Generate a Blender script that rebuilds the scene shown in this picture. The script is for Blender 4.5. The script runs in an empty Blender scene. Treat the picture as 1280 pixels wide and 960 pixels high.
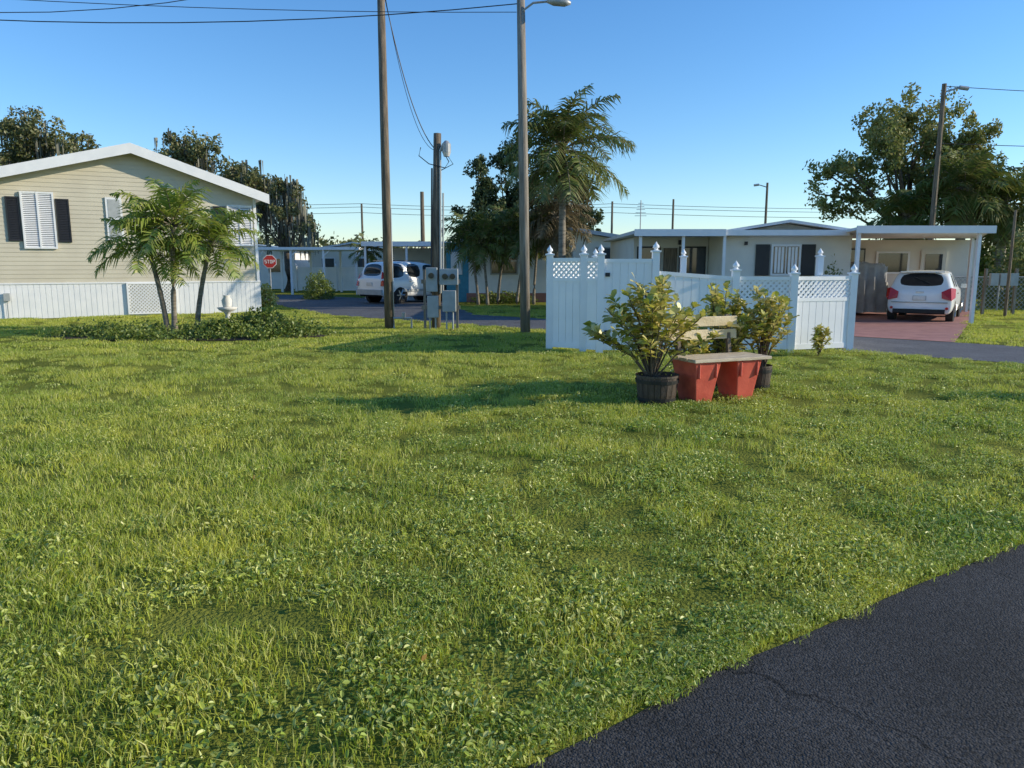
import bpy, math, random, bmesh
import numpy as np
from mathutils import Vector, Matrix
random.seed(7); rng=np.random.default_rng(7)
sc=bpy.context.scene
sc.view_settings.view_transform='Standard'; sc.view_settings.look='None'; sc.view_settings.exposure=0

# ---------------------------------------------------------------- light
SAZ=math.radians(90); SEL=math.radians(21)
S=Vector((math.sin(SAZ)*math.cos(SEL),math.cos(SAZ)*math.cos(SEL),math.sin(SEL)))
w=bpy.data.worlds.new("World"); sc.world=w; w.use_nodes=True
nt=w.node_tree; sky=nt.nodes.new('ShaderNodeTexSky'); sky.sky_type='NISHITA'; sky.sun_disc=False
sky.sun_elevation=SEL; sky.sun_rotation=SAZ; sky.air_density=1.1; sky.dust_density=0.0; sky.ozone_density=4.5
hs_=nt.nodes.new('ShaderNodeHueSaturation'); hs_.inputs['Saturation'].default_value=1.15; hs_.inputs['Value'].default_value=1.3
tn=nt.nodes.new('ShaderNodeMix'); tn.data_type='RGBA'; tn.blend_type='MULTIPLY'; tn.inputs[0].default_value=1; tn.inputs[7].default_value=(.96,.98,1.05,1)
nt.links.new(sky.outputs[0],hs_.inputs['Color']); nt.links.new(hs_.outputs[0],tn.inputs[6]); nt.links.new(tn.outputs[2],nt.nodes['Background'].inputs[0]); nt.nodes['Background'].inputs[1].default_value=0.15
sl=bpy.data.lights.new('sun','SUN'); sl.energy=5; sl.angle=math.radians(0.5); sl.color=(1,.89,.68)
so=bpy.data.objects.new('sun',sl); sc.collection.objects.link(so); so.rotation_euler=S.to_track_quat('Z','Y').to_euler()
cam=bpy.data.cameras.new('camera'); co=bpy.data.objects.new('camera',cam); sc.collection.objects.link(co)
cam.sensor_width=36; cam.lens=26.16; cam.clip_end=2000; co.location=(0,0,1.6); co.rotation_euler=(math.radians(90-9.05),0,0); sc.camera=co

# ---------------------------------------------------------------- materials
def mat(name,col,rough=.6,col2=None,scale=8,bump=0,bscale=60,metal=0,spec=.5,stretch=None,detail=4):
    m=bpy.data.materials.new(name); m.use_nodes=True; n=m.node_tree.nodes; l=m.node_tree.links
    b=n['Principled BSDF']; b.inputs['Roughness'].default_value=rough; b.inputs['Metallic'].default_value=metal
    b.inputs['Specular IOR Level'].default_value=spec
    if col2 is None: col2=tuple(c*.82 for c in col)
    tc=n.new('ShaderNodeTexCoord'); src=tc.outputs['Object']
    if stretch:
        mp=n.new('ShaderNodeMapping'); mp.inputs['Scale'].default_value=stretch; l.new(src,mp.inputs[0]); src=mp.outputs[0]
    no=n.new('ShaderNodeTexNoise'); no.inputs['Scale'].default_value=scale; no.inputs['Detail'].default_value=detail; l.new(src,no.inputs['Vector'])
    r=n.new('ShaderNodeValToRGB'); r.color_ramp.elements[0].position=.35; r.color_ramp.elements[1].position=.65
    r.color_ramp.elements[0].color=(*col2,1); r.color_ramp.elements[1].color=(*col,1)
    l.new(no.outputs[0],r.inputs[0]); l.new(r.outputs[0],b.inputs['Base Color'])
    if bump:
        n2=n.new('ShaderNodeTexNoise'); n2.inputs['Scale'].default_value=bscale; n2.inputs['Detail'].default_value=3; l.new(src,n2.inputs['Vector'])
        bu=n.new('ShaderNodeBump'); bu.inputs['Strength'].default_value=bump; bu.inputs['Distance'].default_value=.02
        l.new(n2.outputs[0],bu.inputs['Height']); l.new(bu.outputs[0],b.inputs['Normal'])
    return m
def leafmat(name,ca,cb,cc,trans=.4,pscale=.5,gloss=.05,rough=.5,patch=None):
    """diffuse+translucent foliage; ca/cb by world-space noise, cc by per-face variation"""
    m=bpy.data.materials.new(name); m.use_nodes=True; n=m.node_tree.nodes; l=m.node_tree.links
    n.remove(n['Principled BSDF']); out=n['Material Output']
    g=n.new('ShaderNodeNewGeometry'); no=n.new('ShaderNodeTexNoise'); no.inputs['Scale'].default_value=pscale; no.inputs['Detail'].default_value=5
    l.new(g.outputs['Position'],no.inputs['Vector'])
    r=n.new('ShaderNodeValToRGB'); r.color_ramp.elements[0].position=.38; r.color_ramp.elements[1].position=.62
    r.color_ramp.elements[0].color=(*ca,1); r.color_ramp.elements[1].color=(*cb,1); l.new(no.outputs[0],r.inputs[0])
    at=n.new('ShaderNodeAttribute'); at.attribute_name='var'
    mx=n.new('ShaderNodeMix'); mx.data_type='RGBA'; l.new(at.outputs['Fac'],mx.inputs[0]); l.new(r.outputs[0],mx.inputs[6]); mx.inputs[7].default_value=(*cc,1)
    c=mx.outputs[2]
    if patch:   # darker mottling over the lawn from world-space noise
        n2=n.new('ShaderNodeTexNoise'); n2.inputs['Scale'].default_value=patch; n2.inputs['Detail'].default_value=3; n2.inputs['Distortion'].default_value=.6; l.new(g.outputs['Position'],n2.inputs['Vector'])
        r2=n.new('ShaderNodeValToRGB'); e=r2.color_ramp.elements; e[0].position=.36; e[0].color=(.62,.74,.66,1); e[1].position=.50; e[1].color=(1,1,1,1); l.new(n2.outputs[0],r2.inputs[0])
        m2=n.new('ShaderNodeMix'); m2.data_type='RGBA'; m2.blend_type='MULTIPLY'; m2.inputs[0].default_value=.6; l.new(c,m2.inputs[6]); l.new(r2.outputs[0],m2.inputs[7]); c=m2.outputs[2]
    d=n.new('ShaderNodeBsdfDiffuse'); t=n.new('ShaderNodeBsdfTranslucent'); l.new(c,d.inputs[0]); l.new(c,t.inputs[0])
    s1=n.new('ShaderNodeMixShader'); s1.inputs[0].default_value=trans; l.new(d.outputs[0],s1.inputs[1]); l.new(t.outputs[0],s1.inputs[2])
    gl=n.new('ShaderNodeBsdfGlossy'); gl.inputs['Roughness'].default_value=rough; gl.inputs[0].default_value=(.8,.8,.75,1)
    s2=n.new('ShaderNodeMixShader'); s2.inputs[0].default_value=gloss; l.new(s1.outputs[0],s2.inputs[1]); l.new(gl.outputs[0],s2.inputs[2])
    l.new(s2.outputs[0],out.inputs[0]); return m

M={}
M['white']=mat('white_paint',(.82,.82,.82),.45,(.75,.76,.77),3)
M['vinyl']=mat('white_vinyl',(.90,.90,.90),.35,(.83,.84,.85),2.5)
M['beige']=mat('beige_siding',(.60,.55,.43),.55,(.55,.50,.39),1.5)
M['cream']=mat('cream_siding',(.72,.69,.61),.6,(.65,.62,.55),1.5)
M['black']=mat('black_shutter',(.02,.02,.022),.5)
M['dark']=mat('dark_void',(.025,.024,.022),.8)
M['glass']=mat('window_glass',(.03,.04,.05),.06,spec=.9)
M['carglass']=mat('car_glass',(.02,.025,.03),.05,spec=.6)
M['roof']=mat('metal_roof',(.72,.74,.77),.4,(.62,.64,.67),2)
M['roofb']=mat('blue_grey_roof',(.45,.52,.60),.5,(.38,.45,.53),2)
M['teal']=mat('teal_paint',(.05,.30,.42),.5)
M['wood']=mat('weathered_wood',(.24,.185,.13),.85,(.10,.078,.055),6,.6,40,stretch=(4,4,.35))
M['wood2']=mat('pale_wood',(.33,.29,.24),.85,(.18,.155,.125),6,.5,40,stretch=(4,4,.3))
M['plank']=mat('bench_plank',(.66,.56,.42),.7,(.46,.37,.26),6,.3,40,stretch=(1,6,6))
M['yellow']=mat('tan_plank',(.78,.64,.42),.7,(.62,.49,.28),6,.3,40)
M['red']=mat('red_paint',(.72,.13,.08),.5,(.56,.085,.055),5,.1,40)
M['redsign']=mat('sign_red',(.5,.02,.02),.4)
M['barrel']=mat('barrel_brown',(.085,.06,.045),.6,(.045,.03,.022),10,.3,30,stretch=(3,3,.5))
M['steel']=mat('grey_steel',(.42,.43,.43),.4,(.33,.34,.35),5,metal=.2)
M['grey']=mat('grey_box',(.42,.44,.44),.5,(.34,.36,.36),5)
M['wire']=mat('wire_black',(.03,.03,.033),.6)
M['bark']=mat('bark',(.16,.125,.09),.9,(.075,.06,.045),8,.8,25)
M['palmbark']=mat('palm_bark',(.30,.26,.20),.9,(.15,.125,.095),3,.8,20,stretch=(1,1,6))
M['carwhite']=mat('car_white',(.80,.81,.82),.18,(.79,.80,.81),2,spec=.7)
M['tyre']=mat('tyre',(.02,.02,.02),.8)
M['rim']=mat('alloy_rim',(.45,.46,.47),.3,metal=.8)
M['tail']=mat('tail_lamp',(.55,.012,.012),.2)
M['amber']=mat('lamp_clear',(.7,.68,.65),.15)
M['tarp']=mat('grey_tarp',(.42,.42,.43),.8,(.30,.30,.31),4,.5,6)
M['pink']=mat('pink_paving',(.40,.19,.16),.8,(.31,.14,.12),3,.3,40)
M['concrete']=mat('concrete',(.40,.38,.35),.85,(.30,.29,.27),3,.3,60)
M['stone']=mat('white_stone',(.72,.70,.65),.8,(.60,.58,.54),8)
M['dirt']=mat('bed_soil',(.055,.038,.025),.95,(.03,.02,.013),12,.8,30)
M['moss']=leafmat('spanish_moss',(.15,.15,.11),(.20,.20,.15),(.10,.10,.08),.3)
def ground_mat():
    m=bpy.data.materials.new('turf'); m.use_nodes=True; n=m.node_tree.nodes; l=m.node_tree.links; b=n['Principled BSDF']
    b.inputs['Roughness'].default_value=.95; b.inputs['Specular IOR Level'].default_value=.05
    tc=n.new('ShaderNodeTexCoord')
    a=n.new('ShaderNodeTexNoise'); a.inputs['Scale'].default_value=.7; a.inputs['Detail'].default_value=8; a.inputs['Roughness'].default_value=.7; l.new(tc.outputs['Object'],a.inputs['Vector'])
    r=n.new('ShaderNodeValToRGB'); e=r.color_ramp.elements; e[0].position=.35; e[0].color=(.12,.15,.025,1); e[1].position=.65; e[1].color=(.27,.28,.05,1)
    l.new(a.outputs[0],r.inputs[0]); l.new(r.outputs[0],b.inputs['Base Color'])
    c=n.new('ShaderNodeTexNoise'); c.inputs['Scale'].default_value=45; c.inputs['Detail'].default_value=4; l.new(tc.outputs['Object'],c.inputs['Vector'])
    bu=n.new('ShaderNodeBump'); bu.inputs['Strength'].default_value=1; bu.inputs['Distance'].default_value=.05; l.new(c.outputs[0],bu.inputs['Height']); l.new(bu.outputs[0],b.inputs['Normal'])
    return m
M['turf']=ground_mat()
def asphalt(name,base,crack,rough=.85,spec=.22,vs=120):
    m=bpy.data.materials.new(name); m.use_nodes=True; n=m.node_tree.nodes; l=m.node_tree.links; b=n['Principled BSDF']
    b.inputs['Roughness'].default_value=rough; b.inputs['Specular IOR Level'].default_value=spec
    tc=n.new('ShaderNodeTexCoord')
    a=n.new('ShaderNodeTexNoise'); a.inputs['Scale'].default_value=1.3; a.inputs['Detail'].default_value=8; a.inputs['Roughness'].default_value=.65; l.new(tc.outputs['Object'],a.inputs['Vector'])
    r=n.new('ShaderNodeValToRGB'); e=r.color_ramp.elements; e[0].position=.3; e[0].color=(*[c*.75 for c in base],1); e[1].position=.7; e[1].color=(*[c*1.25 for c in base],1); l.new(a.outputs[0],r.inputs[0])
    v=n.new('ShaderNodeTexVoronoi'); v.inputs['Scale'].default_value=vs; l.new(tc.outputs['Object'],v.inputs['Vector'])
    col=r.outputs[0]
    sx=n.new('ShaderNodeSeparateColor'); l.new(v.outputs['Color'],sx.inputs[0])
    mr=n.new('ShaderNodeMapRange'); mr.inputs[1].default_value=0; mr.inputs[2].default_value=1; mr.inputs[3].default_value=.45; mr.inputs[4].default_value=1.75; l.new(sx.outputs[0],mr.inputs[0])
    mx=n.new('ShaderNodeMix'); mx.data_type='RGBA'; mx.blend_type='MULTIPLY'; mx.inputs[0].default_value=1; l.new(col,mx.inputs[6]); l.new(mr.outputs[0],mx.inputs[7]); col=mx.outputs[2]
    if crack:
        d=n.new('ShaderNodeTexNoise'); d.inputs['Scale'].default_value=2.5; d.inputs['Detail'].default_value=6; l.new(tc.outputs['Object'],d.inputs['Vector'])
        ad=n.new('ShaderNodeVectorMath'); ad.operation='MULTIPLY_ADD'; ad.inputs[1].default_value=(.45,.45,.45); l.new(d.outputs['Color'],ad.inputs[0]); l.new(tc.outputs['Object'],ad.inputs[2])
        vc=n.new('ShaderNodeTexVoronoi'); vc.feature='DISTANCE_TO_EDGE'; vc.inputs['Scale'].default_value=.6; l.new(ad.outputs[0],vc.inputs['Vector'])
        lt=n.new('ShaderNodeMapRange'); lt.inputs[1].default_value=.0; lt.inputs[2].default_value=.005; lt.inputs[3].default_value=.2; lt.inputs[4].default_value=1; l.new(vc.outputs['Distance'],lt.inputs[0])
        m2=n.new('ShaderNodeMix'); m2.data_type='RGBA'; m2.blend_type='MULTIPLY'; m2.inputs[0].default_value=1; l.new(col,m2.inputs[6]); l.new(lt.outputs[0],m2.inputs[7]); col=m2.outputs[2]
    l.new(col,b.inputs['Base Color'])
    bu=n.new('ShaderNodeBump'); bu.inputs['Strength'].default_value=.8; bu.inputs['Distance'].default_value=.005; l.new(v.outputs['Distance'],bu.inputs['Height']); bu.invert=True; l.new(bu.outputs[0],b.inputs['Normal'])
    return m
M['asph']=asphalt('fresh_asphalt',(.038,.0365,.036),True)
M['road']=asphalt('street_asphalt',(.11,.11,.115),False,.8,.3)
M['grass']=leafmat('grass_blades',(.36,.46,.035),(.58,.60,.06),(.70,.64,.24),.46,.9,.05,patch=.55)
M['broad']=leafmat('groundcover_leaves',(.32,.43,.04),(.52,.56,.06),(.66,.64,.24),.40,.9,.06,.45,patch=.8)
M['palm']=leafmat('palm_leaves',(.17,.27,.03),(.29,.37,.05),(.46,.42,.11),.38,1,.07)
M['palmd']=leafmat('palm_leaves_dark',(.08,.13,.025),(.16,.21,.04),(.26,.22,.08),.32,.6,.05)
M['oak']=leafmat('oak_leaves',(.10,.125,.04),(.17,.19,.06),(.24,.21,.10),.32,.4,.04)
M['oak2']=leafmat('broadleaf_tree_leaves',(.14,.18,.04),(.27,.29,.07),(.34,.29,.11),.34,.4,.04)
M['pine']=leafmat('dark_conifer_leaves',(.04,.07,.025),(.08,.115,.035),(.10,.11,.05),.25,.5,.03)
M['croton']=leafmat('croton_leaves',(.28,.35,.04),(.60,.55,.07),(.82,.68,.30),.38,7,.08,.4)
M['bush']=leafmat('bush_leaves',(.09,.155,.025),(.165,.23,.035),(.28,.31,.06),.32,2,.05)
M['dead']=leafmat('dead_frond',(.18,.145,.08),(.26,.20,.11),(.13,.11,.07),.2,2,.03)
M['litter']=leafmat('fallen_leaf',(.45,.22,.06),(.5,.3,.08),(.35,.2,.08),.3,2,.03)

# ---------------------------------------------------------------- mesh builder
def link(o,parent=None):
    sc.collection.objects.link(o)
    if parent: o.parent=parent
    return o
def empty(name,loc=(0,0,0),rz=0):
    e=bpy.data.objects.new(name,None); e.location=loc; e.rotation_euler=(0,0,rz); e.empty_display_size=.3; return link(e)
class MB:
    def __init__(s): s.v=[]; s.f=[]; s.m=[]; s.ms=[]
    def mi(s,k):
        if k not in s.ms: s.ms.append(k)
        return s.ms.index(k)
    def add(s,vs,fs,k):
        o=len(s.v); s.v+= [tuple(v) for v in vs]; i=s.mi(k)
        for f in fs: s.f.append([a+o for a in f]); s.m.append(i)
    def box(s,x0,x1,y0,y1,z0,z1,k):
        s.add([(x0,y0,z0),(x1,y0,z0),(x1,y1,z0),(x0,y1,z0),(x0,y0,z1),(x1,y0,z1),(x1,y1,z1),(x0,y1,z1)],
              [(0,3,2,1),(4,5,6,7),(0,1,5,4),(1,2,6,5),(2,3,7,6),(3,0,4,7)],k)
    def prism(s,pts,y0,y1,k):
        n=len(pts); s.add([(p[0],y0,p[1]) for p in pts]+[(p[0],y1,p[1]) for p in pts],
          [tuple(range(n)),tuple(range(2*n-1,n-1,-1))]+[(i,i+n,(i+1)%n+n,(i+1)%n) for i in range(n)],k)
    def slab(s,pts,z0,z1,k):
        n=len(pts); s.add([(p[0],p[1],z0) for p in pts]+[(p[0],p[1],z1) for p in pts],
          [tuple(range(n-1,-1,-1)),tuple(range(n,2*n))]+[(i,(i+1)%n,(i+1)%n+n,i+n) for i in range(n)],k)
    def tube(s,pts,rads,n,k,caps=True):
        pts=[Vector(p) for p in pts]; vs=[]
        for i,p in enumerate(pts):
            d=(pts[min(i+1,len(pts)-1)]-pts[max(i-1,0)]).normalized()
            a=d.cross(Vector((0,0,1)))
            if a.length<.05: a=d.cross(Vector((1,0,0)))
            a.normalize(); b=d.cross(a)
            for j in range(n):
                t=2*math.pi*j/n; vs.append(p+(a*math.cos(t)+b*math.sin(t))*rads[i])
        fs=[]
        for i in range(len(pts)-1):
            for j in range(n): fs.append((i*n+j,i*n+(j+1)%n,(i+1)*n+(j+1)%n,(i+1)*n+j))
        if caps: fs+= [tuple(range(n-1,-1,-1)),tuple(range((len(pts)-1)*n,len(pts)*n))]
        s.add(vs,fs,k)
    def lathe(s,x,y,prof,n,k): s.tube([(x,y,z) for r,z in prof],[r for r,z in prof],n,k)
    def build(s,name,parent=None,loc=(0,0,0),rz=0,smooth=False,bevel=0):
        me=bpy.data.meshes.new(name); me.from_pydata(s.v,[],s.f); me.polygons.foreach_set('material_index',s.m)
        for k in s.ms: me.materials.append(M[k])
        if smooth: me.polygons.foreach_set('use_smooth',[True]*len(me.polygons))
        me.update(); o=bpy.data.objects.new(name,me); o.location=loc; o.rotation_euler=(0,0,rz)
        if bevel:
            b=o.modifiers.new('b','BEVEL'); b.width=bevel; b.segments=2; b.limit_method='ANGLE'
        return link(o,parent)
def npmesh(name,V,k,nv=4,var=None,parent=None,lnk=True):
    V=np.asarray(V,dtype=np.float32).reshape(-1,3); N=len(V)//nv
    me=bpy.data.meshes.new(name); me.vertices.add(len(V)); me.vertices.foreach_set('co',V.ravel())
    me.loops.add(N*nv); me.loops.foreach_set('vertex_index',np.arange(N*nv,dtype=np.int32))
    me.polygons.add(N); me.polygons.foreach_set('loop_start',np.arange(0,N*nv,nv,dtype=np.int32))
    me.update(calc_edges=True); me.materials.append(M[k])
    a=me.attributes.new('var','FLOAT','FACE')
    if var is None: var=rng.random(N)**2*.8
    a.data.foreach_set('value',np.asarray(var,dtype=np.float32))
    o=bpy.data.objects.new(name,me)
    if lnk: link(o,parent)
    return o
def leaves(C,size,aspect=.45,up=0.0):
    N=len(C); a=rng.normal(size=(N,3)); a[:,2]-=up; a/=np.linalg.norm(a,axis=1)[:,None]
    r=rng.normal(size=(N,3)); b=np.cross(a,r); b/=np.linalg.norm(b,axis=1)[:,None]
    sz=(size*(.6+.8*rng.random(N)))[:,None]
    return np.stack([C-a*sz*.5,C+b*sz*aspect*.5-a*sz*.05,C+a*sz*.5,C-b*sz*aspect*.5-a*sz*.05],1)
def ball(r,k):
    d=r.normal(size=(k,3)); d/=np.linalg.norm(d,axis=1)[:,None]; return d*(r.random(k)**.5)[:,None]

# ---------------------------------------------------------------- trees
def tree(name,x,y,h,crowns,leafk,nclump,nleaf,lsize,clr,trunk=.25,seed=1,moss=0):
    r=np.random.default_rng(seed); e=empty(name,(x,y,0)); mb=MB(); C=[]; CL=[]
    hb=h*.35; mb.tube([(0,0,-.1),(.05*h*.2,0,hb*.5),(0,.05,hb)],[trunk*1.3,trunk,trunk*.85],9,'bark')
    vols=np.array([c[3]*c[4]*c[5] for c in crowns]); vols=vols/vols.sum()
    for ci,c in enumerate(crowns):
        n=max(4,int(nclump*vols[ci]))
        for i in range(n):
            d=r.normal(size=3); d/=np.linalg.norm(d); q=r.random()**.4
            p=np.array([c[0]+d[0]*c[3]*q,c[1]+d[1]*c[4]*q,c[2]+d[2]*c[5]*q]); CL.append(p)
            if r.random()<.5:
                m=p*np.array([.45,.45,0])+np.array([0,0,hb+(p[2]-hb)*.45]); t=trunk*(.22+.22*r.random())
                mb.tube([(0,0,hb*.9),m+r.normal(size=3)*.2,p],[t,t*.6,t*.18],5,'bark')
    CL=np.array(CL)
    for p in CL:
        cr=clr*(.55+r.random()*.8); k=int(nleaf*(.5+r.random()))
        for s in range(6):
            sp=p+ball(r,1)[0]*cr*np.array([1,1,.7]); C.append(sp+ball(r,k//6)*cr*.42)
    C=np.concatenate(C); mb.build('trunk',e,smooth=True)
    npmesh('foliage',leaves(C,lsize,.55),leafk,parent=e)
    if moss:
        P=CL[r.integers(0,len(CL),moss)]+r.normal(size=(moss,3))*.35; Q=[]
        for p in P:
            for s in range(7):
                q=p+r.normal(size=3)*.13; L=.5+r.random()*1.1; wd=.03+.05*r.random(); a=r.random()*6.28; dx=np.array([math.cos(a)*wd,math.sin(a)*wd,0])
                Q+= [q-dx,q+dx,q+dx*.2-np.array([0,0,L]),q-dx*.2-np.array([0,0,L])]
        npmesh('moss',np.array(Q),'moss',parent=e)
    return e
def fronds(cz,nf,L,leafl,r,e0=80,e1=-30,droop=1.1,npair=26,cx=0,cy=0,lw=.035,mb=None):
    Q=[]
    for i in range(nf):
        az=i*2.399+r.random()*.5; f=(i+.5)/nf; el=math.radians(e0+(e1-e0)*f)+r.normal()*.1
        Lf=L*(.85+.3*r.random()); n=npair; p=np.array([cx,cy,cz],float); ds=Lf/n; pts=[p.copy()]
        side=np.array([-math.sin(az),math.cos(az),0])
        for j in range(n):
            t=j/n; ang=el-droop*t**1.3*(1.0 if el>-.2 else .6); d=np.array([math.cos(az)*math.cos(ang),math.sin(az)*math.cos(ang),math.sin(ang)])
            p=p+d*ds; pts.append(p.copy())
            if t<.12: continue
            ll=leafl*(math.sin(math.pi*min(1,(t*.86+.14)))**.6)*(.8+.4*r.random()); up=np.cross(side,d)*-1
            if up[2]<0: up=-up
            for sg in (-1,1):
                v=side*sg*.8+d*.55+up*(.25*r.normal()); v/=np.linalg.norm(v)
                wv=d*lw*(.7+.5*r.random()); m=p+v*ll*.5; v2=v+np.array([0,0,-.55-.4*r.random()]); tip=m+v2*ll*.5
                Q+= [p-wv*.5,p+wv*.5,m+wv*.5,m-wv*.5]; Q+= [m-wv*.5,m+wv*.5,tip+wv*.08,tip-wv*.08]
        if mb: mb.tube([tuple(q) for q in pts[::5]],[.03*(1-.85*k/len(pts[::5]))*L/2.2 for k in range(len(pts[::5]))],4,'palmbark')
    return Q
def palm(name,x,y,h,L,nf=20,leafl=.5,leafk='palm',trunk=.14,seed=1,lean=(0,0),e0=80,e1=-35,droop=1.1,dead=0,lw=.035,npair=26):
    r=np.random.default_rng(seed); e=empty(name,(x,y,0)); mb=MB(); n=14
    pts=[]; rr=[]
    for i in range(n+1):
        t=i/n; pts.append((lean[0]*t**1.5,lean[1]*t**1.5,-.05+(h+.05)*t)); rr.append(trunk*(1.35-.35*min(1,t*5))*(1-.25*t)*(1.04 if i%2 else .97))
    mb.tube(pts,rr,10,'palmbark')
    Q=fronds(h,nf,L,leafl,r,e0,e1,droop,npair,lean[0],lean[1],lw,mb)
    mb.build('trunk',e,smooth=True); npmesh('fronds',np.array(Q),leafk,parent=e)
    if dead:
        D=fronds(h-.15,dead,L*.7,leafl*.8,r,-55,-80,.2,16,lean[0],lean[1],lw*1.2); npmesh('dead_fronds',np.array(D),'dead',parent=e)
    return e
def bush(name,x,y,rx,ry,h,k='bush',n=2500,ls=.09,seed=1,base=0):
    r=np.random.default_rng(seed); e=empty(name,(x,y,0)); mb=MB()
    for i in range(7):
        a=r.random()*6.28; mb.tube([(0,0,0),(math.cos(a)*rx*.3,math.sin(a)*ry*.3,h*.4),(math.cos(a)*rx*.7,math.sin(a)*ry*.7,h*.75)],[.02,.015,.006],4,'bark')
    d=r.normal(size=(n,3)); d/=np.linalg.norm(d,axis=1)[:,None]; d[:,2]=np.abs(d[:,2]); q=(r.random(n)**.25)[:,None]
    lump=1+.14*np.sin(d[:,:1]*7+seed)*np.cos(d[:,1:2]*6)+.10*np.sin(d[:,2:3]*13+d[:,:1]*11)
    C=d*q*lump*np.array([rx,ry,h]); C[:,2]+=base
    mb.build('stems',e); npmesh('foliage',leaves(C,ls,.5),k,parent=e); return e

# ---------------------------------------------------------------- ground
def sheet(name,polys,z,k):
    mb=MB()
    for p in polys: mb.add([(a,b,z) for a,b in p],[tuple(range(len(p)))],k)
    return mb.build(name)
sheet('ground',[[(-600,-300),(600,-300),(600,900),(-600,900)]],0,'turf')
edge=[(-6,-1.9),(-2.5,.4),(-1,1.38),(.05,2.17),(.43,2.44),(.8,2.74),(1.18,2.97),(2.01,3.53),(2.98,4.13),(4.5,4.95),(7,6.0),(12,7.6),(30,11)]
drive=edge+[(30,-12),(-6,-12)]
sheet('driveway',[drive],.008,'asph')
street=[(60,-31.9),(8.4,12.13),(-6,24.4),(-8.2,28),(-12,35),(-40,50),(-38,56),(-11,40.5),(-3,33),(-1.2,24.5),(60,-27.7)]
sheet('street',[street],.006,'road')
pinkp=[(7.55,17.06),(9.3,15.57),(12.9,21),(16.7,26.95),(10.12,26.95),(9.4,22)]
sheet('carport_driveway',[pinkp],.012,'pink')
conc=[(-7.5,37.4),(-3.2,32.9),(-2.2,36),(-6,41)]
sheet('concrete_apron',[conc],.012,'concrete')
BX,BY,BRX,BRY=-7.4,17.1,3.1,1.25
mb=MB(); n=28
mb.add([(BX+BRX*1.02*math.cos(t*2*math.pi/n)*(1+.06*math.sin(5*t)),BY+BRY*1.02*math.sin(t*2*math.pi/n)*(1+.06*math.cos(3*t)),.01) for t in range(n)]+[(BX,BY,.05)],[(i,(i+1)%n,n) for i in range(n)],'dirt')
mb.build('garden_bed')

def inpoly(x,y,p):
    c=np.zeros(len(x),bool); j=len(p)-1
    for i in range(len(p)):
        xi,yi=p[i]; xj,yj=p[j]
        if yi!=yj: c^=((yi>y)!=(yj>y))&(x<(xj-xi)*(y-yi)/(yj-yi)+xi)
        j=i
    return c
hx=(.871,.491)
def hl(t,d): return (-15.4+hx[0]*t-hx[1]*d,22.3+hx[1]*t+hx[0]*d)
house1=[hl(-1,0),hl(7.7,0),hl(7.7,9),hl(-1,9)]
def blade_q(n,rad,h0,h1,wd):
    a=rng.random(n)*6.28; q=rad*np.sqrt(rng.random(n)); bx=q*np.cos(a); by=q*np.sin(a)
    h=h0+(h1-h0)*rng.random(n)**1.5; ln=rng.random(n)*6.28; bend=h*(.25+.8*rng.random(n)); f=rng.random(n)*6.28
    wx=np.cos(f)*wd*.5; wy=np.sin(f)*wd*.5; dx=np.cos(ln)*bend; dy=np.sin(ln)*bend; z=np.zeros(n)
    def st(*c): return np.stack(c,1)
    b0=st(bx-wx,by-wy,z-.01); b1=st(bx+wx,by+wy,z-.01)
    m0=st(bx-wx*.9+dx*.3,by-wy*.9+dy*.3,h*.6); m1=st(bx+wx*.9+dx*.3,by+wy*.9+dy*.3,h*.6)
    t0=st(bx+dx-wx*.1,by+dy-wy*.1,h); t1=st(bx+dx+wx*.1,by+dy+wy*.1,h)
    return np.concatenate([np.stack([b0,b1,m1,m0],1),np.stack([m0,m1,t1,t0],1)])
def blade_patch(name,n,rad,h0,h1,wd):
    Q=blade_q(n,rad,h0,h1,wd); v=rng.random(n)**3
    return npmesh(name,Q,'grass',var=np.concatenate([v,v]),lnk=False)
def leaf_patch(name,n,rad,h,ls):
    a=rng.random(n)*6.28; q=rad*np.sqrt(rng.random(n)); c=np.stack([q*np.cos(a),q*np.sin(a),.01+h*rng.random(n)**.7],1)
    f=rng.random(n)*6.28; tl=rng.normal(size=n)*.55+.2; tw=rng.normal(size=n)*.6
    u=np.stack([np.cos(f)*np.cos(tl),np.sin(f)*np.cos(tl),np.sin(tl)],1); v=np.stack([-np.sin(f),np.cos(f),tw],1); v/=np.linalg.norm(v,axis=1)[:,None]
    s=(ls*(.5+.9*rng.random(n)))[:,None]
    up=np.cross(u,v)*s*.12
    L=np.stack([c-u*s*.5,c+u*s*.55,c+u*s*.2+v*s*.25+up,c-u*s*.2+v*s*.24+up],1); R=np.stack([c-u*s*.5,c-u*s*.2-v*s*.24+up,c+u*s*.2-v*s*.25+up,c+u*s*.55],1)
    B=blade_q(40,rad,.03,.075,.0045); vl=rng.random(n)**2.5*.9
    return npmesh(name,np.concatenate([L,R,B]),'broad',var=np.concatenate([vl,vl,rng.random(80)*.4]),lnk=False)
col=bpy.data.collections.new('grass_sources')
srcs=[]
for i in range(3): srcs.append(blade_patch('a%d_blades'%i,120,.2,.022,.075,.0050))
for i in range(3): srcs.append(leaf_patch('b%d_leaves'%i,110,.2,.045,.025))
for i in range(2): srcs.append(blade_patch('c%d_farblades'%i,110,.26,.022,.06,.011))
for i in range(2): srcs.append(blade_patch('d%d_tall'%i,24,.09,.06,.13,.006))
for o in srcs: col.objects.link(o)
def fld(x,y): return .5+.25*np.sin(x*1.3+.7*y+1)+.2*np.sin(x*.5-y*1.1+2)+.15*np.sin(3.1*x+2.3*y)
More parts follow.
